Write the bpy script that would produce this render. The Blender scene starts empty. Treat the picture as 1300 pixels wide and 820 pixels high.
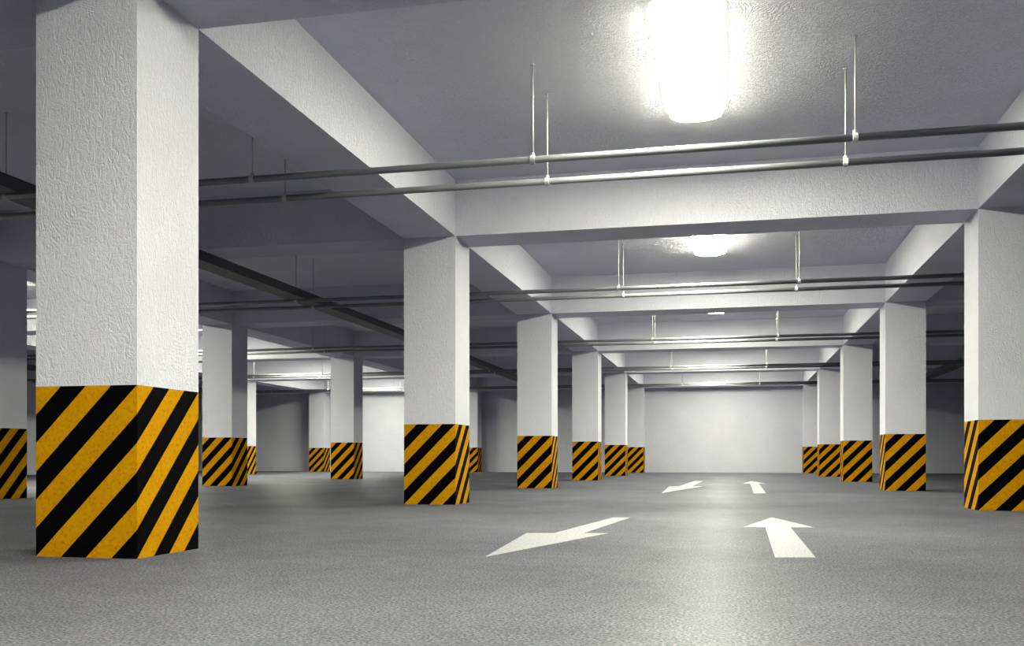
import bpy, bmesh, math
from mathutils import Vector

scene = bpy.context.scene
col = scene.collection

# ------------------------------------------------------------------ layout (metres)
CAM_Z = 0.5211
YAW = 0.2223
FPX = 1230.36
HORIZON = 581.15
W = 0.600            # column width
D = 0.591            # column depth
Y0 = 4.446           # front face of the first row of columns
DY = 5.914           # row spacing
BAND = 0.8976        # height of the painted band
BEAM = 2.984         # underside of beams
CEIL = 3.600         # ceiling
XA, XB, XC, XD, XE, XF = -3.5865, 2.3835, -9.570, -15.555, -21.54, 8.37
LEFT, RIGHT = XE + W, XF
BACK = Y0 + 5 * DY + D
FRONT = Y0 - 2 * DY
PIPE_Z, PIPE_R = 2.857, 0.028
DUCT_Z = 2.868

# ------------------------------------------------------------------ helpers
def obj(name, bm, mat, parent=None, smooth=False):
    me = bpy.data.meshes.new(name)
    bmesh.ops.recalc_face_normals(bm, faces=bm.faces)
    bm.to_mesh(me); bm.free()
    if smooth:
        for p in me.polygons: p.use_smooth = True
    me.materials.append(mat)
    o = bpy.data.objects.new(name, me)
    col.objects.link(o)
    if parent is not None: o.parent = parent
    return o

def box(bm, x0, x1, y0, y1, z0, z1, bev=0.0):
    r = bmesh.ops.create_cube(bm, size=1.0)
    for v in r['verts']:
        v.co = Vector((x0 + (v.co.x + .5) * (x1 - x0), y0 + (v.co.y + .5) * (y1 - y0), z0 + (v.co.z + .5) * (z1 - z0)))
    if bev:
        es = list({e for v in r['verts'] for e in v.link_edges})
        bmesh.ops.bevel(bm, geom=es, offset=bev, segments=3, affect='EDGES', profile=.5)

def cyl(bm, p0, p1, r, seg=20, caps=True):
    p0, p1 = Vector(p0), Vector(p1)
    a = (p1 - p0).normalized()
    u = a.orthogonal().normalized(); w = a.cross(u)
    rings = []
    for p in (p0, p1):
        rings.append([bm.verts.new(p + r * (math.cos(2*math.pi*i/seg) * u + math.sin(2*math.pi*i/seg) * w)) for i in range(seg)])
    for i in range(seg):
        j = (i + 1) % seg
        f = bm.faces.new((rings[0][i], rings[0][j], rings[1][j], rings[1][i])); f.smooth = True
    if caps:
        bm.faces.new(rings[0][::-1]); bm.faces.new(rings[1])

def lathe(bm, prof, centre, axis='X', seg=24):
    """prof: (offset along axis, radius)"""
    c = Vector(centre); rings = []
    for t, r in prof:
        ring = []
        for i in range(seg):
            a = 2*math.pi*i/seg
            if axis == 'X': ring.append(bm.verts.new(c + Vector((t, r*math.cos(a), r*math.sin(a)))))
            else: ring.append(bm.verts.new(c + Vector((r*math.cos(a), r*math.sin(a), t))))
        rings.append(ring)
    for k in range(len(rings)-1):
        for i in range(seg):
            j = (i+1) % seg
            bm.faces.new((rings[k][i], rings[k][j], rings[k+1][j], rings[k+1][i]))
    bm.faces.new(rings[0]); bm.faces.new(rings[-1][::-1])

def thing(name, label, cat, loc, group=None):
    o = bpy.data.objects.new(name, None); o.empty_display_size = .2
    col.objects.link(o); o.location = loc
    tag(o, label, cat, group)
    return o

def tag(o, label, cat, group=None):
    o['label'] = label; o['category'] = cat
    if group: o['group'] = group
    return o

def structure(name, bm, mat):
    o = obj(name, bm, mat); o['kind'] = 'structure'
    return o

def copy_tree(o, parent=None):
    c = o.copy(); col.objects.link(c)
    if parent is not None: c.parent = parent
    for ch in list(o.children): copy_tree(ch, c)
    return c

# ------------------------------------------------------------------ materials
def new_mat(name):
    m = bpy.data.materials.new(name); m.use_nodes = True
    nt = m.node_tree; nt.nodes.clear()
    out = nt.nodes.new('ShaderNodeOutputMaterial')
    b = nt.nodes.new('ShaderNodeBsdfPrincipled')
    nt.links.new(b.outputs[0], out.inputs[0])
    return m, nt, b

def N(nt, t, **kw):
    n = nt.nodes.new(t)
    for k, v in kw.items():
        if k in n.inputs: n.inputs[k].default_value = v
        else: setattr(n, k, v)
    return n

def math_n(nt, op, a, b=None, c=None):
    n = nt.nodes.new('ShaderNodeMath'); n.operation = op
    for i, v in enumerate((a, b, c)):
        if v is None: continue
        if isinstance(v, (int, float)): n.inputs[i].default_value = v
        else: nt.links.new(v, n.inputs[i])
    return n.outputs[0]

def ramp(nt, fac, stops):
    r = nt.nodes.new('ShaderNodeValToRGB')
    while len(r.color_ramp.elements) < len(stops): r.color_ramp.elements.new(.5)
    for e, (p, c) in zip(r.color_ramp.elements, stops):
        e.position = p; e.color = (c[0], c[1], c[2], 1)
    nt.links.new(fac, r.inputs[0])
    return r.outputs[0]

def vscale(nt, vec, s):
    m = nt.nodes.new('ShaderNodeMapping'); m.inputs['Scale'].default_value = s
    nt.links.new(vec, m.inputs[0]); return m.outputs[0]

def plaster(name, colour, relief=1.0, grain=1.0, stretch=(1, 1, .42), arcs=1.0, arc_scale=1.0):
    """Trowelled plaster: fine worm-like ridges plus arcs left by the trowel."""
    m, nt, b = new_mat(name); L = nt.links.new
    pos = N(nt, 'ShaderNodeNewGeometry').outputs['Position']
    st = vscale(nt, pos, stretch)
    n1 = N(nt, 'ShaderNodeTexNoise', Scale=33*grain, Detail=4.0, Roughness=.55, Distortion=1.0); L(st, n1.inputs['Vector'])
    n2 = N(nt, 'ShaderNodeTexNoise', Scale=150*grain, Detail=2.0, Roughness=.5); L(pos, n2.inputs['Vector'])
    # arcs: rings about scattered centres (Voronoi distance), broken up by noise
    wob = N(nt, 'ShaderNodeTexNoise', Scale=2.2, Detail=2.0); L(pos, wob.inputs['Vector'])
    add = N(nt, 'ShaderNodeVectorMath', operation='MULTIPLY_ADD'); L(wob.outputs['Color'], add.inputs[0])
    add.inputs[1].default_value = (.35, .35, .35); L(pos, add.inputs[2])
    vo = N(nt, 'ShaderNodeTexVoronoi', Scale=1.15*arc_scale); L(add.outputs[0], vo.inputs['Vector'])
    ph = math_n(nt, 'MULTIPLY', vo.outputs['Distance'], 290.0)
    ph = math_n(nt, 'ADD', ph, math_n(nt, 'MULTIPLY', n1.outputs[0], 9.0))
    rings = math_n(nt, 'SINE', ph)
    mk = N(nt, 'ShaderNodeTexNoise', Scale=1.9, Detail=1.5, Distortion=.6); L(pos, mk.inputs['Vector'])
    mask = N(nt, 'ShaderNodeMapRange'); L(mk.outputs[0], mask.inputs[0])
    mask.inputs[1].default_value = .52; mask.inputs[2].default_value = .68
    arc = math_n(nt, 'MULTIPLY', math_n(nt, 'MULTIPLY', rings, mask.outputs[0]), .08*arcs)
    # sharpened ridges
    rid = math_n(nt, 'ABSOLUTE', math_n(nt, 'SUBTRACT', n1.outputs[0], .5))
    h = math_n(nt, 'MULTIPLY', math_n(nt, 'POWER', rid, .7), -1.3)
    h = math_n(nt, 'ADD', h, math_n(nt, 'MULTIPLY', n2.outputs[0], .35))
    h = math_n(nt, 'ADD', h, arc)
    bp = N(nt, 'ShaderNodeBump', Strength=.55*relief, Distance=.013); L(h, bp.inputs['Height'])
    L(bp.outputs[0], b.inputs['Normal'])
    # faint blotches and pits
    bl = N(nt, 'ShaderNodeTexNoise', Scale=1.3, Detail=5.0, Roughness=.6); L(pos, bl.inputs['Vector'])
    c = Vector(colour)
    colr = ramp(nt, bl.outputs[0], [(.3, c*.91), (.7, c)])
    L(colr, b.inputs['Base Color'])
    b.inputs['Roughness'].default_value = .85
    b.inputs['Specular IOR Level'].default_value = .25
    return m

WHITE = (.505, .508, .618)
M_col = plaster('column_plaster', WHITE, 1.45)
M_beam = plaster('beam_plaster', (.53, .533, .648), 2.0)
M_ceil = plaster('ceiling_plaster', (.66, .663, .785), 2.4, .8, (1, 1, 1), 1.3, .8)
M_wall = plaster('wall_plaster', (.415, .422, .512), 2.3, .4, (1, 1, .6), 1.8, .6)

def hazard():
    m, nt, b = new_mat('hazard_stripes'); L = nt.links.new
    uv = N(nt, 'ShaderNodeUVMap'); uv.uv_map = 'UVMap'
    s = N(nt, 'ShaderNodeSeparateXYZ'); L(uv.outputs[0], s.inputs[0])
    t = math_n(nt, 'ADD', math_n(nt, 'MULTIPLY', s.outputs[0], 4.0), math_n(nt, 'MULTIPLY', math_n(nt, 'SUBTRACT', 1.0, s.outputs[1]), 6.0))
    f = math_n(nt, 'MODULO', t, 2.0)
    k = math_n(nt, 'GREATER_THAN', f, 1.0)
    pos = N(nt, 'ShaderNodeNewGeometry').outputs['Position']
    n = N(nt, 'ShaderNodeTexNoise', Scale=60.0, Detail=5.0, Roughness=.7); L(pos, n.inputs['Vector'])
    n2 = N(nt, 'ShaderNodeTexNoise', Scale=5.0, Detail=4.0, Roughness=.6); L(pos, n2.inputs['Vector'])
    yel = ramp(nt, n.outputs[0], [(.30, (.21, .08, .002)), (.45, (.345, .163, .001)), (.7, (.39, .186, .001))])
    blk = ramp(nt, n.outputs[0], [(.3, (.0005, .0005, .0008)), (.75, (.0014, .0014, .002))])
    mx = N(nt, 'ShaderNodeMix', data_type='RGBA'); L(k, mx.inputs[0]); L(yel, mx.inputs[6]); L(blk, mx.inputs[7])
    hs = N(nt, 'ShaderNodeHueSaturation'); L(mx.outputs[2], hs.inputs['Color'])
    L(math_n(nt, 'ADD', .86, math_n(nt, 'MULTIPLY', n2.outputs[0], .26)), hs.inputs['Value'])
    L(hs.outputs[0], b.inputs['Base Color'])
    bp = N(nt, 'ShaderNodeBump', Strength=.35, Distance=.003); L(n.outputs[0], bp.inputs['Height']); L(bp.outputs[0], b.inputs['Normal'])
    b.inputs['Roughness'].default_value = .85
    b.inputs['Specular IOR Level'].default_value = .02
    return m
M_haz = hazard()

def floor_mat():
    m, nt, b = new_mat('floor_concrete'); L = nt.links.new
    pos = N(nt, 'ShaderNodeNewGeometry').outputs['Position']
    n1 = N(nt, 'ShaderNodeTexNoise', Scale=62.0, Detail=4.0, Roughness=.7); L(pos, n1.inputs['Vector'])
    n2 = N(nt, 'ShaderNodeTexNoise', Scale=.8, Detail=5.0, Roughness=.6); L(pos, n2.inputs['Vector'])
    n3 = N(nt, 'ShaderNodeTexNoise', Scale=9.0, Detail=4.0, Roughness=.6); L(pos, n3.inputs['Vector'])
    v = math_n(nt, 'ADD', math_n(nt, 'MULTIPLY', n1.outputs[0], .5), math_n(nt, 'ADD', math_n(nt, 'MULTIPLY', n2.outputs[0], .3), math_n(nt, 'MULTIPLY', n3.outputs[0], .2)))
    base = ramp(nt, v, [(.36, (.048, .049, .064)), (.50, (.078, .079, .101)), (.66, (.115, .117, .144))])
    fine = N(nt, 'ShaderNodeTexNoise', Scale=95.0, Detail=2.0, Roughness=.6); L(pos, fine.inputs['Vector'])
    speck = N(nt, 'ShaderNodeMapRange'); L(fine.outputs[0], speck.inputs[0])
    speck.inputs[1].default_value = .36; speck.inputs[2].default_value = .64; speck.inputs[3].default_value = .35; speck.inputs[4].default_value = 1.55
    hs = N(nt, 'ShaderNodeHueSaturation'); L(base, hs.inputs['Color']); L(speck.outputs[0], hs.inputs['Value'])
    L(hs.outputs[0], b.inputs['Base Color'])
    bp = N(nt, 'ShaderNodeBump', Strength=.8, Distance=.008); L(n1.outputs[0], bp.inputs['Height'])
    n4 = N(nt, 'ShaderNodeTexNoise', Scale=22.0, Detail=3.0); L(pos, n4.inputs['Vector'])
    bp2 = N(nt, 'ShaderNodeBump', Strength=.3, Distance=.006); L(n4.outputs[0], bp2.inputs['Height']); L(bp.outputs[0], bp2.inputs['Normal'])
    src = b.inputs['Base Color'].links[0].from_socket
    df = N(nt, 'ShaderNodeBsdfDiffuse'); L(src, df.inputs['Color']); L(bp2.outputs[0], df.inputs['Normal'])
    bp3 = N(nt, 'ShaderNodeBump', Strength=.45, Distance=.0035); L(n1.outputs[0], bp3.inputs['Height'])
    gl = N(nt, 'ShaderNodeBsdfGlossy'); gl.inputs['Color'].default_value = (.92, .95, 1, 1); L(bp3.outputs[0], gl.inputs['Normal'])
    L(math_n(nt, 'ADD', .25, math_n(nt, 'MULTIPLY', n2.outputs[0], .16)), gl.inputs['Roughness'])
    mx = N(nt, 'ShaderNodeMixShader'); mx.inputs[0].default_value = GLOSS
    L(df.outputs[0], mx.inputs[1]); L(gl.outputs[0], mx.inputs[2])
    out = [n for n in nt.nodes if n.type == 'OUTPUT_MATERIAL'][0]
    L(mx.outputs[0], out.inputs[0]); nt.nodes.remove(b)
    return m
GLOSS = .036
M_floor = floor_mat()

def arrow_mat():
    m, nt, b = new_mat('road_paint'); L = nt.links.new
    pos = N(nt, 'ShaderNodeNewGeometry').outputs['Position']
    n1 = N(nt, 'ShaderNodeTexNoise', Scale=70.0, Detail=3.0, Roughness=.6); L(pos, n1.inputs['Vector'])
    L(ramp(nt, n1.outputs[0], [(.34, (.11, .112, .13)), (.44, (.185, .188, .222)), (.6, (.215, .218, .256))]), b.inputs['Base Color'])
    bp = N(nt, 'ShaderNodeBump', Strength=.6, Distance=.006); L(n1.outputs[0], bp.inputs['Height']); L(bp.outputs[0], b.inputs['Normal'])
    b.inputs['Roughness'].default_value = .7; b.inputs['Specular IOR Level'].default_value = .2
    return m
M_arrow = arrow_mat()

def simple(name, c, rough, metal=0.0, noise=0.0, spec=.5):
    m, nt, b = new_mat(name); L = nt.links.new
    pos = N(nt, 'ShaderNodeNewGeometry').outputs['Position']
    n = N(nt, 'ShaderNodeTexNoise', Scale=25.0, Detail=3.0); L(pos, n.inputs['Vector'])
    c = Vector(c)
    L(ramp(nt, n.outputs[0], [(.3, c*(1-noise)), (.7, c)]), b.inputs['Base Color'])
    b.inputs['Roughness'].default_value = rough; b.inputs['Metallic'].default_value = metal
    b.inputs['Specular IOR Level'].default_value = spec
    return m
M_pipe = simple('painted_pipe', (.115, .12, .14), .30, .0, .06, .7)
M_rod = simple('hanger_steel', (.36, .365, .40), .4, .0)
M_duct = simple('duct_steel', (.055, .056, .072), .55, .0, .1, .3)

LAMP = 176.0
def lamp_mat(name, power):
    m = bpy.data.materials.new(name); m.use_nodes = True
    nt = m.node_tree; nt.nodes.clear()
    out = nt.nodes.new('ShaderNodeOutputMaterial'); e = nt.nodes.new('ShaderNodeEmission')
    e.inputs[0].default_value = (1.0, .987, .735, 1); e.inputs[1].default_value = power
    nt.links.new(e.outputs[0], out.inputs[0])
    return m
M_lamp = lamp_mat('lamp_diffuser', LAMP)
M_halo_rim = lamp_mat('lamp_halo_rim', 10.0)  # glow added to the housing rim for a bloom-like halo on the ceiling

# ------------------------------------------------------------------ the room
T = .25
def sbox(name, mat, *a):
    bm = bmesh.new(); box(bm, *a); return structure(name, bm, mat)
sbox('floor', M_floor, LEFT-T, RIGHT+T, FRONT-T, BACK+T, -.2, 0)
sbox('ceiling', M_ceil, LEFT-T, RIGHT+T, FRONT-T, BACK+T, CEIL, CEIL+.25)
sbox('wall_back', M_wall, LEFT-T, RIGHT+T, BACK, BACK+T, 0, CEIL)
sbox('wall_left', M_wall, LEFT-T, LEFT, FRONT, BACK, 0, CEIL)
sbox('wall_right', M_wall, RIGHT, RIGHT+T, FRONT, BACK, 0, CEIL)
sbox('wall_front', M_wall, LEFT-T, RIGHT+T, FRONT-T, FRONT, 0, CEIL)
# long beams over the column rows, cross beams between them
for x in (XA, XB, XC, XD):
    sbox('ceiling_beam', M_beam, x, x+W, FRONT, BACK, BEAM, CEIL)
for k in range(-1, 6):
    y = Y0 + k*DY
    for x0, x1 in ((LEFT, XD), (XD+W, XC), (XC+W, XA), (XA+W, XB), (XB+W, RIGHT)):
        sbox('ceiling_beam', M_beam, x0, x1, y, y+D, BEAM, CEIL)

# ------------------------------------------------------------------ columns
def column_proto():
    r = thing('column', '', 'column', (0, 0, 0), 'striped concrete columns')
    bm = bmesh.new(); box(bm, 0, W, 0, D, BAND, BEAM); obj('shaft', bm, M_col, r)
    bm = bmesh.new(); uvl = bm.loops.layers.uv.new('UVMap')
    c = [(0, 0), (W, 0), (W, D), (0, D)]
    lo = [bm.verts.new((x, y, 0)) for x, y in c]; hi = [bm.verts.new((x, y, BAND)) for x, y in c]
    for i in range(4):
        j = (i+1) % 4
        f = bm.faces.new((lo[i], lo[j], hi[j], hi[i]))
        for l, uv in zip(f.loops, ((0, 0), (1, 0), (1, 1), (0, 1))): l[uvl].uv = uv
    bm.faces.new(lo[::-1]); bm.faces.new(hi)
    b = obj('hazard_band', bm, M_haz, r)
    b['label'] = 'yellow and black diagonal warning stripes'
    return r
proto = column_proto()
LABELS = {
 'A': ['huge white plaster column in the left foreground, nearest of all, striped yellow and black base',
       'second column on the left of the arrow lane, next behind the huge foreground column',
       'third column on the left of the arrow lane, level with the second on the right',
       'fourth column on the left of the arrow lane, between larger and smaller neighbours',
       'fifth column on the left of the arrow lane, last one standing free of the back wall',
       'left one of the two columns framing the bright back wall, set against that wall'],
 'B': ['column on the right of the arrow lane beside the foreground, past the right picture edge',
       'large column cut by the right edge, its shaded front above a striped base',
       'second visible column on the right of the arrow lane, next behind the one cut by the edge',
       'third visible column on the right of the arrow lane, level with the fourth on the left',
       'fourth visible column on the right of the arrow lane, last free of the back wall',
       'right one of the two columns framing the bright back wall, set against that wall'],
 'C': [None,
       'dim column at the extreme left edge, left of the huge foreground column',
       'column with one dark side face, just right of the huge foreground column',
       'column with one dark side face, standing before the bright lit wall left of centre',
       'column of the second row on the left, hidden behind the second lane column',
       'thin far column against the back wall, peeking out right of the second lane column'],
 'D': [None, None,
       'column of the far left row, hidden behind the dim column at the left edge',
       'column of the far left row, hidden behind the huge foreground column',
       'far column showing only a narrow brightly lit side, beside the dark rear wall',
       'small far column at the right end of the dark rear wall, set against it'],
}
first = True
for row, x in (('A', XA), ('B', XB), ('C', XC), ('D', XD)):
    for k in range(6):
        lab = LABELS[row][k]
        if lab is None: continue
        o = proto if first else copy_tree(proto)
        first = False
        o.location = (x, Y0 + k*DY, 0); o['label'] = lab

# ------------------------------------------------------------------ lamps
def lamp_proto():
    r = thing('ceiling_lamp', '', 'lamp', (0, 0, CEIL), 'long fluorescent ceiling lamps')
        # rounded diffuser: stadium outline, domed downwards
    bm = bmesh.new()
    hw, hl, cr = .228, 1.16, .17  # outline widened so its shape takes in the bloom around the lamp
    def outline(off, z):
        pts = []
        w_, l_, r_ = hw-off, hl-off, max(cr-off*.6, .02)
        for cx, cy, a0 in ((w_-r_, l_-r_, 0), (-(w_-r_), l_-r_, 90), (-(w_-r_), -(l_-r_), 180), (w_-r_, -(l_-r_), 270)):
            for i in range(9):
                a = math.radians(a0 + i*90/8)
                pts.append((cx + r_*math.cos(a), cy + r_*math.sin(a), z))
        return [bm.verts.new(p) for p in pts]
    def skin(name, prof, mat):
        rings = [outline(*p) for p in prof]
        for a, b in zip(rings, rings[1:]):
            n = len(a)
            for i in range(n): bm.faces.new((a[i], a[(i+1) % n], b[(i+1) % n], b[i]))
        bm.faces.new(rings[0]); bm.faces.new(rings[-1][::-1])
        return obj(name, bm, mat, r, True)
    skin('halo_rim', ((.0, 0), (-.003, -.003), (-.004, -.044), (-.001, -.048), (.004, -.047)), M_halo_rim)
    bm = bmesh.new()
    d = skin('diffuser', ((.006, -.045), (.004, -.0515), (.012, -.0605), (.040, -.0725), (.09, -.080)), M_lamp)
    d['label'] = 'glowing white diffuser'
    return r
lp = lamp_proto()
CXM = (XA + W + XB)/2; CXL = (XD + W + XC)/2
main = {-2: 'ceiling lamp over the arrow lane, two bays behind the viewpoint',
        -1: 'ceiling lamp over the arrow lane, directly above and behind the viewpoint',
        0: 'largest glowing white lamp on the ceiling, cut by the top picture edge',
        1: 'small glowing lamp above the second pair of pipes over the arrow lane',
        2: 'lamp over the arrow lane showing only a thin bright sliver below the second cross beam',
        3: 'lamp over the arrow lane hidden above the third cross beam',
        4: 'lamp over the arrow lane in the last bay before the back wall'}
left = {-2: 'lamp of the left lit aisle, two bays behind the viewpoint', -1: 'lamp of the left lit aisle behind the viewpoint',
        0: 'lamp of the left lit aisle in the nearest bay, off the left edge',
        1: 'tiny glowing lamp left of the huge foreground column',
        2: 'lamp of the left lit aisle, its end just right of the huge foreground column',
        3: 'lamp of the left lit aisle hidden above the beam, fourth bay from the front',
        4: 'lamp lighting the wall left of centre, hidden above the beam in the last bay'}
first = True
for cx, labs in ((CXM, main), (CXL, left)):
    for j, lab in labs.items():
        o = lp if first else copy_tree(lp); first = False
        o.location = (cx, Y0 + j*DY + D + (DY-D)/2, CEIL); o['label'] = lab

# ------------------------------------------------------------------ pipes with hangers
ordinal = ['nearest', 'second nearest', 'middle', 'second farthest', 'farthest']
rod_x = [x for x in [.884 + 2.4*i for i in range(-9, 4)] if LEFT+.15 < x < RIGHT-.15]
bm = bmesh.new(); cyl(bm, (0, 0, PIPE_R), (0, 0, CEIL-PIPE_Z-.006), .0065, 10)
lathe(bm, [(CEIL-PIPE_Z-.008, .0065), (CEIL-PIPE_Z-.006, .016), (CEIL-PIPE_Z, .017)], (0, 0, 0), 'Z', 14)
rod_me = obj('hanger_rod', bm, M_rod)
bm = bmesh.new()
lathe(bm, [(-.019, PIPE_R+.001), (-.017, PIPE_R+.008), (.017, PIPE_R+.008), (.019, PIPE_R+.001)], (0, 0, 0), 'X', 28)
lathe(bm, [(PIPE_R+.004, .017), (PIPE_R+.022, .015), (PIPE_R+.026, .008)], (0, 0, 0), 'Z', 14)
clamp_me = obj('clamp', bm, M_rod, rod_me)
used = False
for j in range(5):
    for q, (dy, which) in enumerate(((0, 'front'), (.612, 'rear'))):
        y = 7.447 + j*DY + dy
        p = thing('pipe', f'{which} pipe of the {ordinal[j]} pair of thin grey pipes hung across the ceiling', 'pipe',
                  ((LEFT+RIGHT)/2, y, PIPE_Z), 'hanging ceiling pipes')
        bm = bmesh.new(); hl = (RIGHT-LEFT)/2
        cyl(bm, (-hl, 0, 0), (hl, 0, 0), PIPE_R, 28); obj('pipe_run', bm, M_pipe, p)
        for x in rod_x:
            r = rod_me if not used else copy_tree(rod_me)
            used = True
            r.parent = p; r.location = (x - (LEFT+RIGHT)/2, 0, 0)

# ------------------------------------------------------------------ ducts under the beams of the unlit aisles
def duct(x, label):
    r = thing('ceiling_duct', label, 'duct', (x, (FRONT+BACK)/2, DUCT_Z), 'dark ceiling ducts')
    hl = (BACK-FRONT)/2; h = BEAM-DUCT_Z; hw = .145
    bm = bmesh.new(); box(bm, -hw, hw, -hl, hl, 0, h-.012); obj('duct_body', bm, M_duct, r)
    bm = bmesh.new(); box(bm, -hw-.006, hw+.006, -hl, hl, h-.012, h); obj('duct_lid', bm, M_duct, r)
duct((XC+W+XA)/2, 'long dark duct under the beams, running between the foreground column and second lane column')
duct((XB+W+RIGHT)/2 - .005, 'dark duct in the right unlit aisle, seen as a thin diagonal between two right columns')
duct((LEFT+XD)/2, 'dark duct in the far left unlit aisle, beyond the left lit aisle')

# ------------------------------------------------------------------ painted arrows
def arrow(pts, label):
    cx = sum(p[0] for p in pts)/len(pts); cy = sum(p[1] for p in pts)/len(pts)
    bm = bmesh.new()
    lo = [bm.verts.new((x-cx, y-cy, 0)) for x, y in pts]; hi = [bm.verts.new((x-cx, y-cy, .0025)) for x, y in pts]
    bm.faces.new(hi); bm.faces.new(lo[::-1])
    for i in range(len(pts)):
        j = (i+1) % len(pts); bm.faces.new((lo[i], lo[j], hi[j], hi[i]))
    o = obj('floor_arrow', bm, M_arrow); o.location = (cx, cy, 0)
    tag(o, label, 'arrow marking', 'white arrows painted on the floor')
arrow([(-1.258, 4.918), (-1.377, 6.547), (-1.191, 6.589), (-.999, 8.44), (-.853, 8.45), (-.992, 6.633), (-.825, 6.65)],
      'large white painted floor arrow pointing towards the viewer, in the left lane')
arrow([(.346, 8.744), (.085, 7.442), (.249, 7.479), (.224, 5.232), (.43, 5.279), (.433, 7.521), (.605, 7.56)],
      'large white painted floor arrow pointing away from the viewer, in the right lane')
arrow([(-1.00, 14.35), (-1.10, 17.85), (-.93, 17.95), (-.80, 22.1), (-.62, 22.1), (-.70, 17.95), (-.50, 18.0)],
      'distant small white floor arrow pointing towards the viewer, left of the other distant arrow')
arrow([(.446, 22.4), (.225, 20.1), (.375, 20.15), (.324, 14.6), (.50, 14.65), (.545, 20.2), (.68, 20.2)],
      'distant small white floor arrow pointing away from the viewer, near the back wall')

# ------------------------------------------------------------------ camera
cam = bpy.data.cameras.new('camera'); co = bpy.data.objects.new('camera', cam); col.objects.link(co)
co.location = (0, 0, CAM_Z); co.rotation_euler = (math.pi/2, 0, YAW)
cam.sensor_fit = 'HORIZONTAL'; cam.sensor_width = 36.0
cam.lens = 36.0*FPX/1300.0
cam.shift_y = (HORIZON-410.0)/1300.0
cam.clip_start = .05; cam.clip_end = 200
scene.camera = co

# ------------------------------------------------------------------ world and view
w = bpy.data.worlds.new('world'); scene.world = w; w.use_nodes = True
w.node_tree.nodes['Background'].inputs[0].default_value = (0, 0, 0, 1)
vs = scene.view_settings
vs.view_transform = 'Standard'; vs.look = 'None'; vs.gamma = 1.0; vs.use_curve_mapping = False
vs.exposure = 0.0
scene.cycles.use_denoising = True
scene.cycles.max_bounces = 12; scene.cycles.diffuse_bounces = 8; scene.cycles.glossy_bounces = 6
scene.cycles.sample_clamp_indirect = 8.0
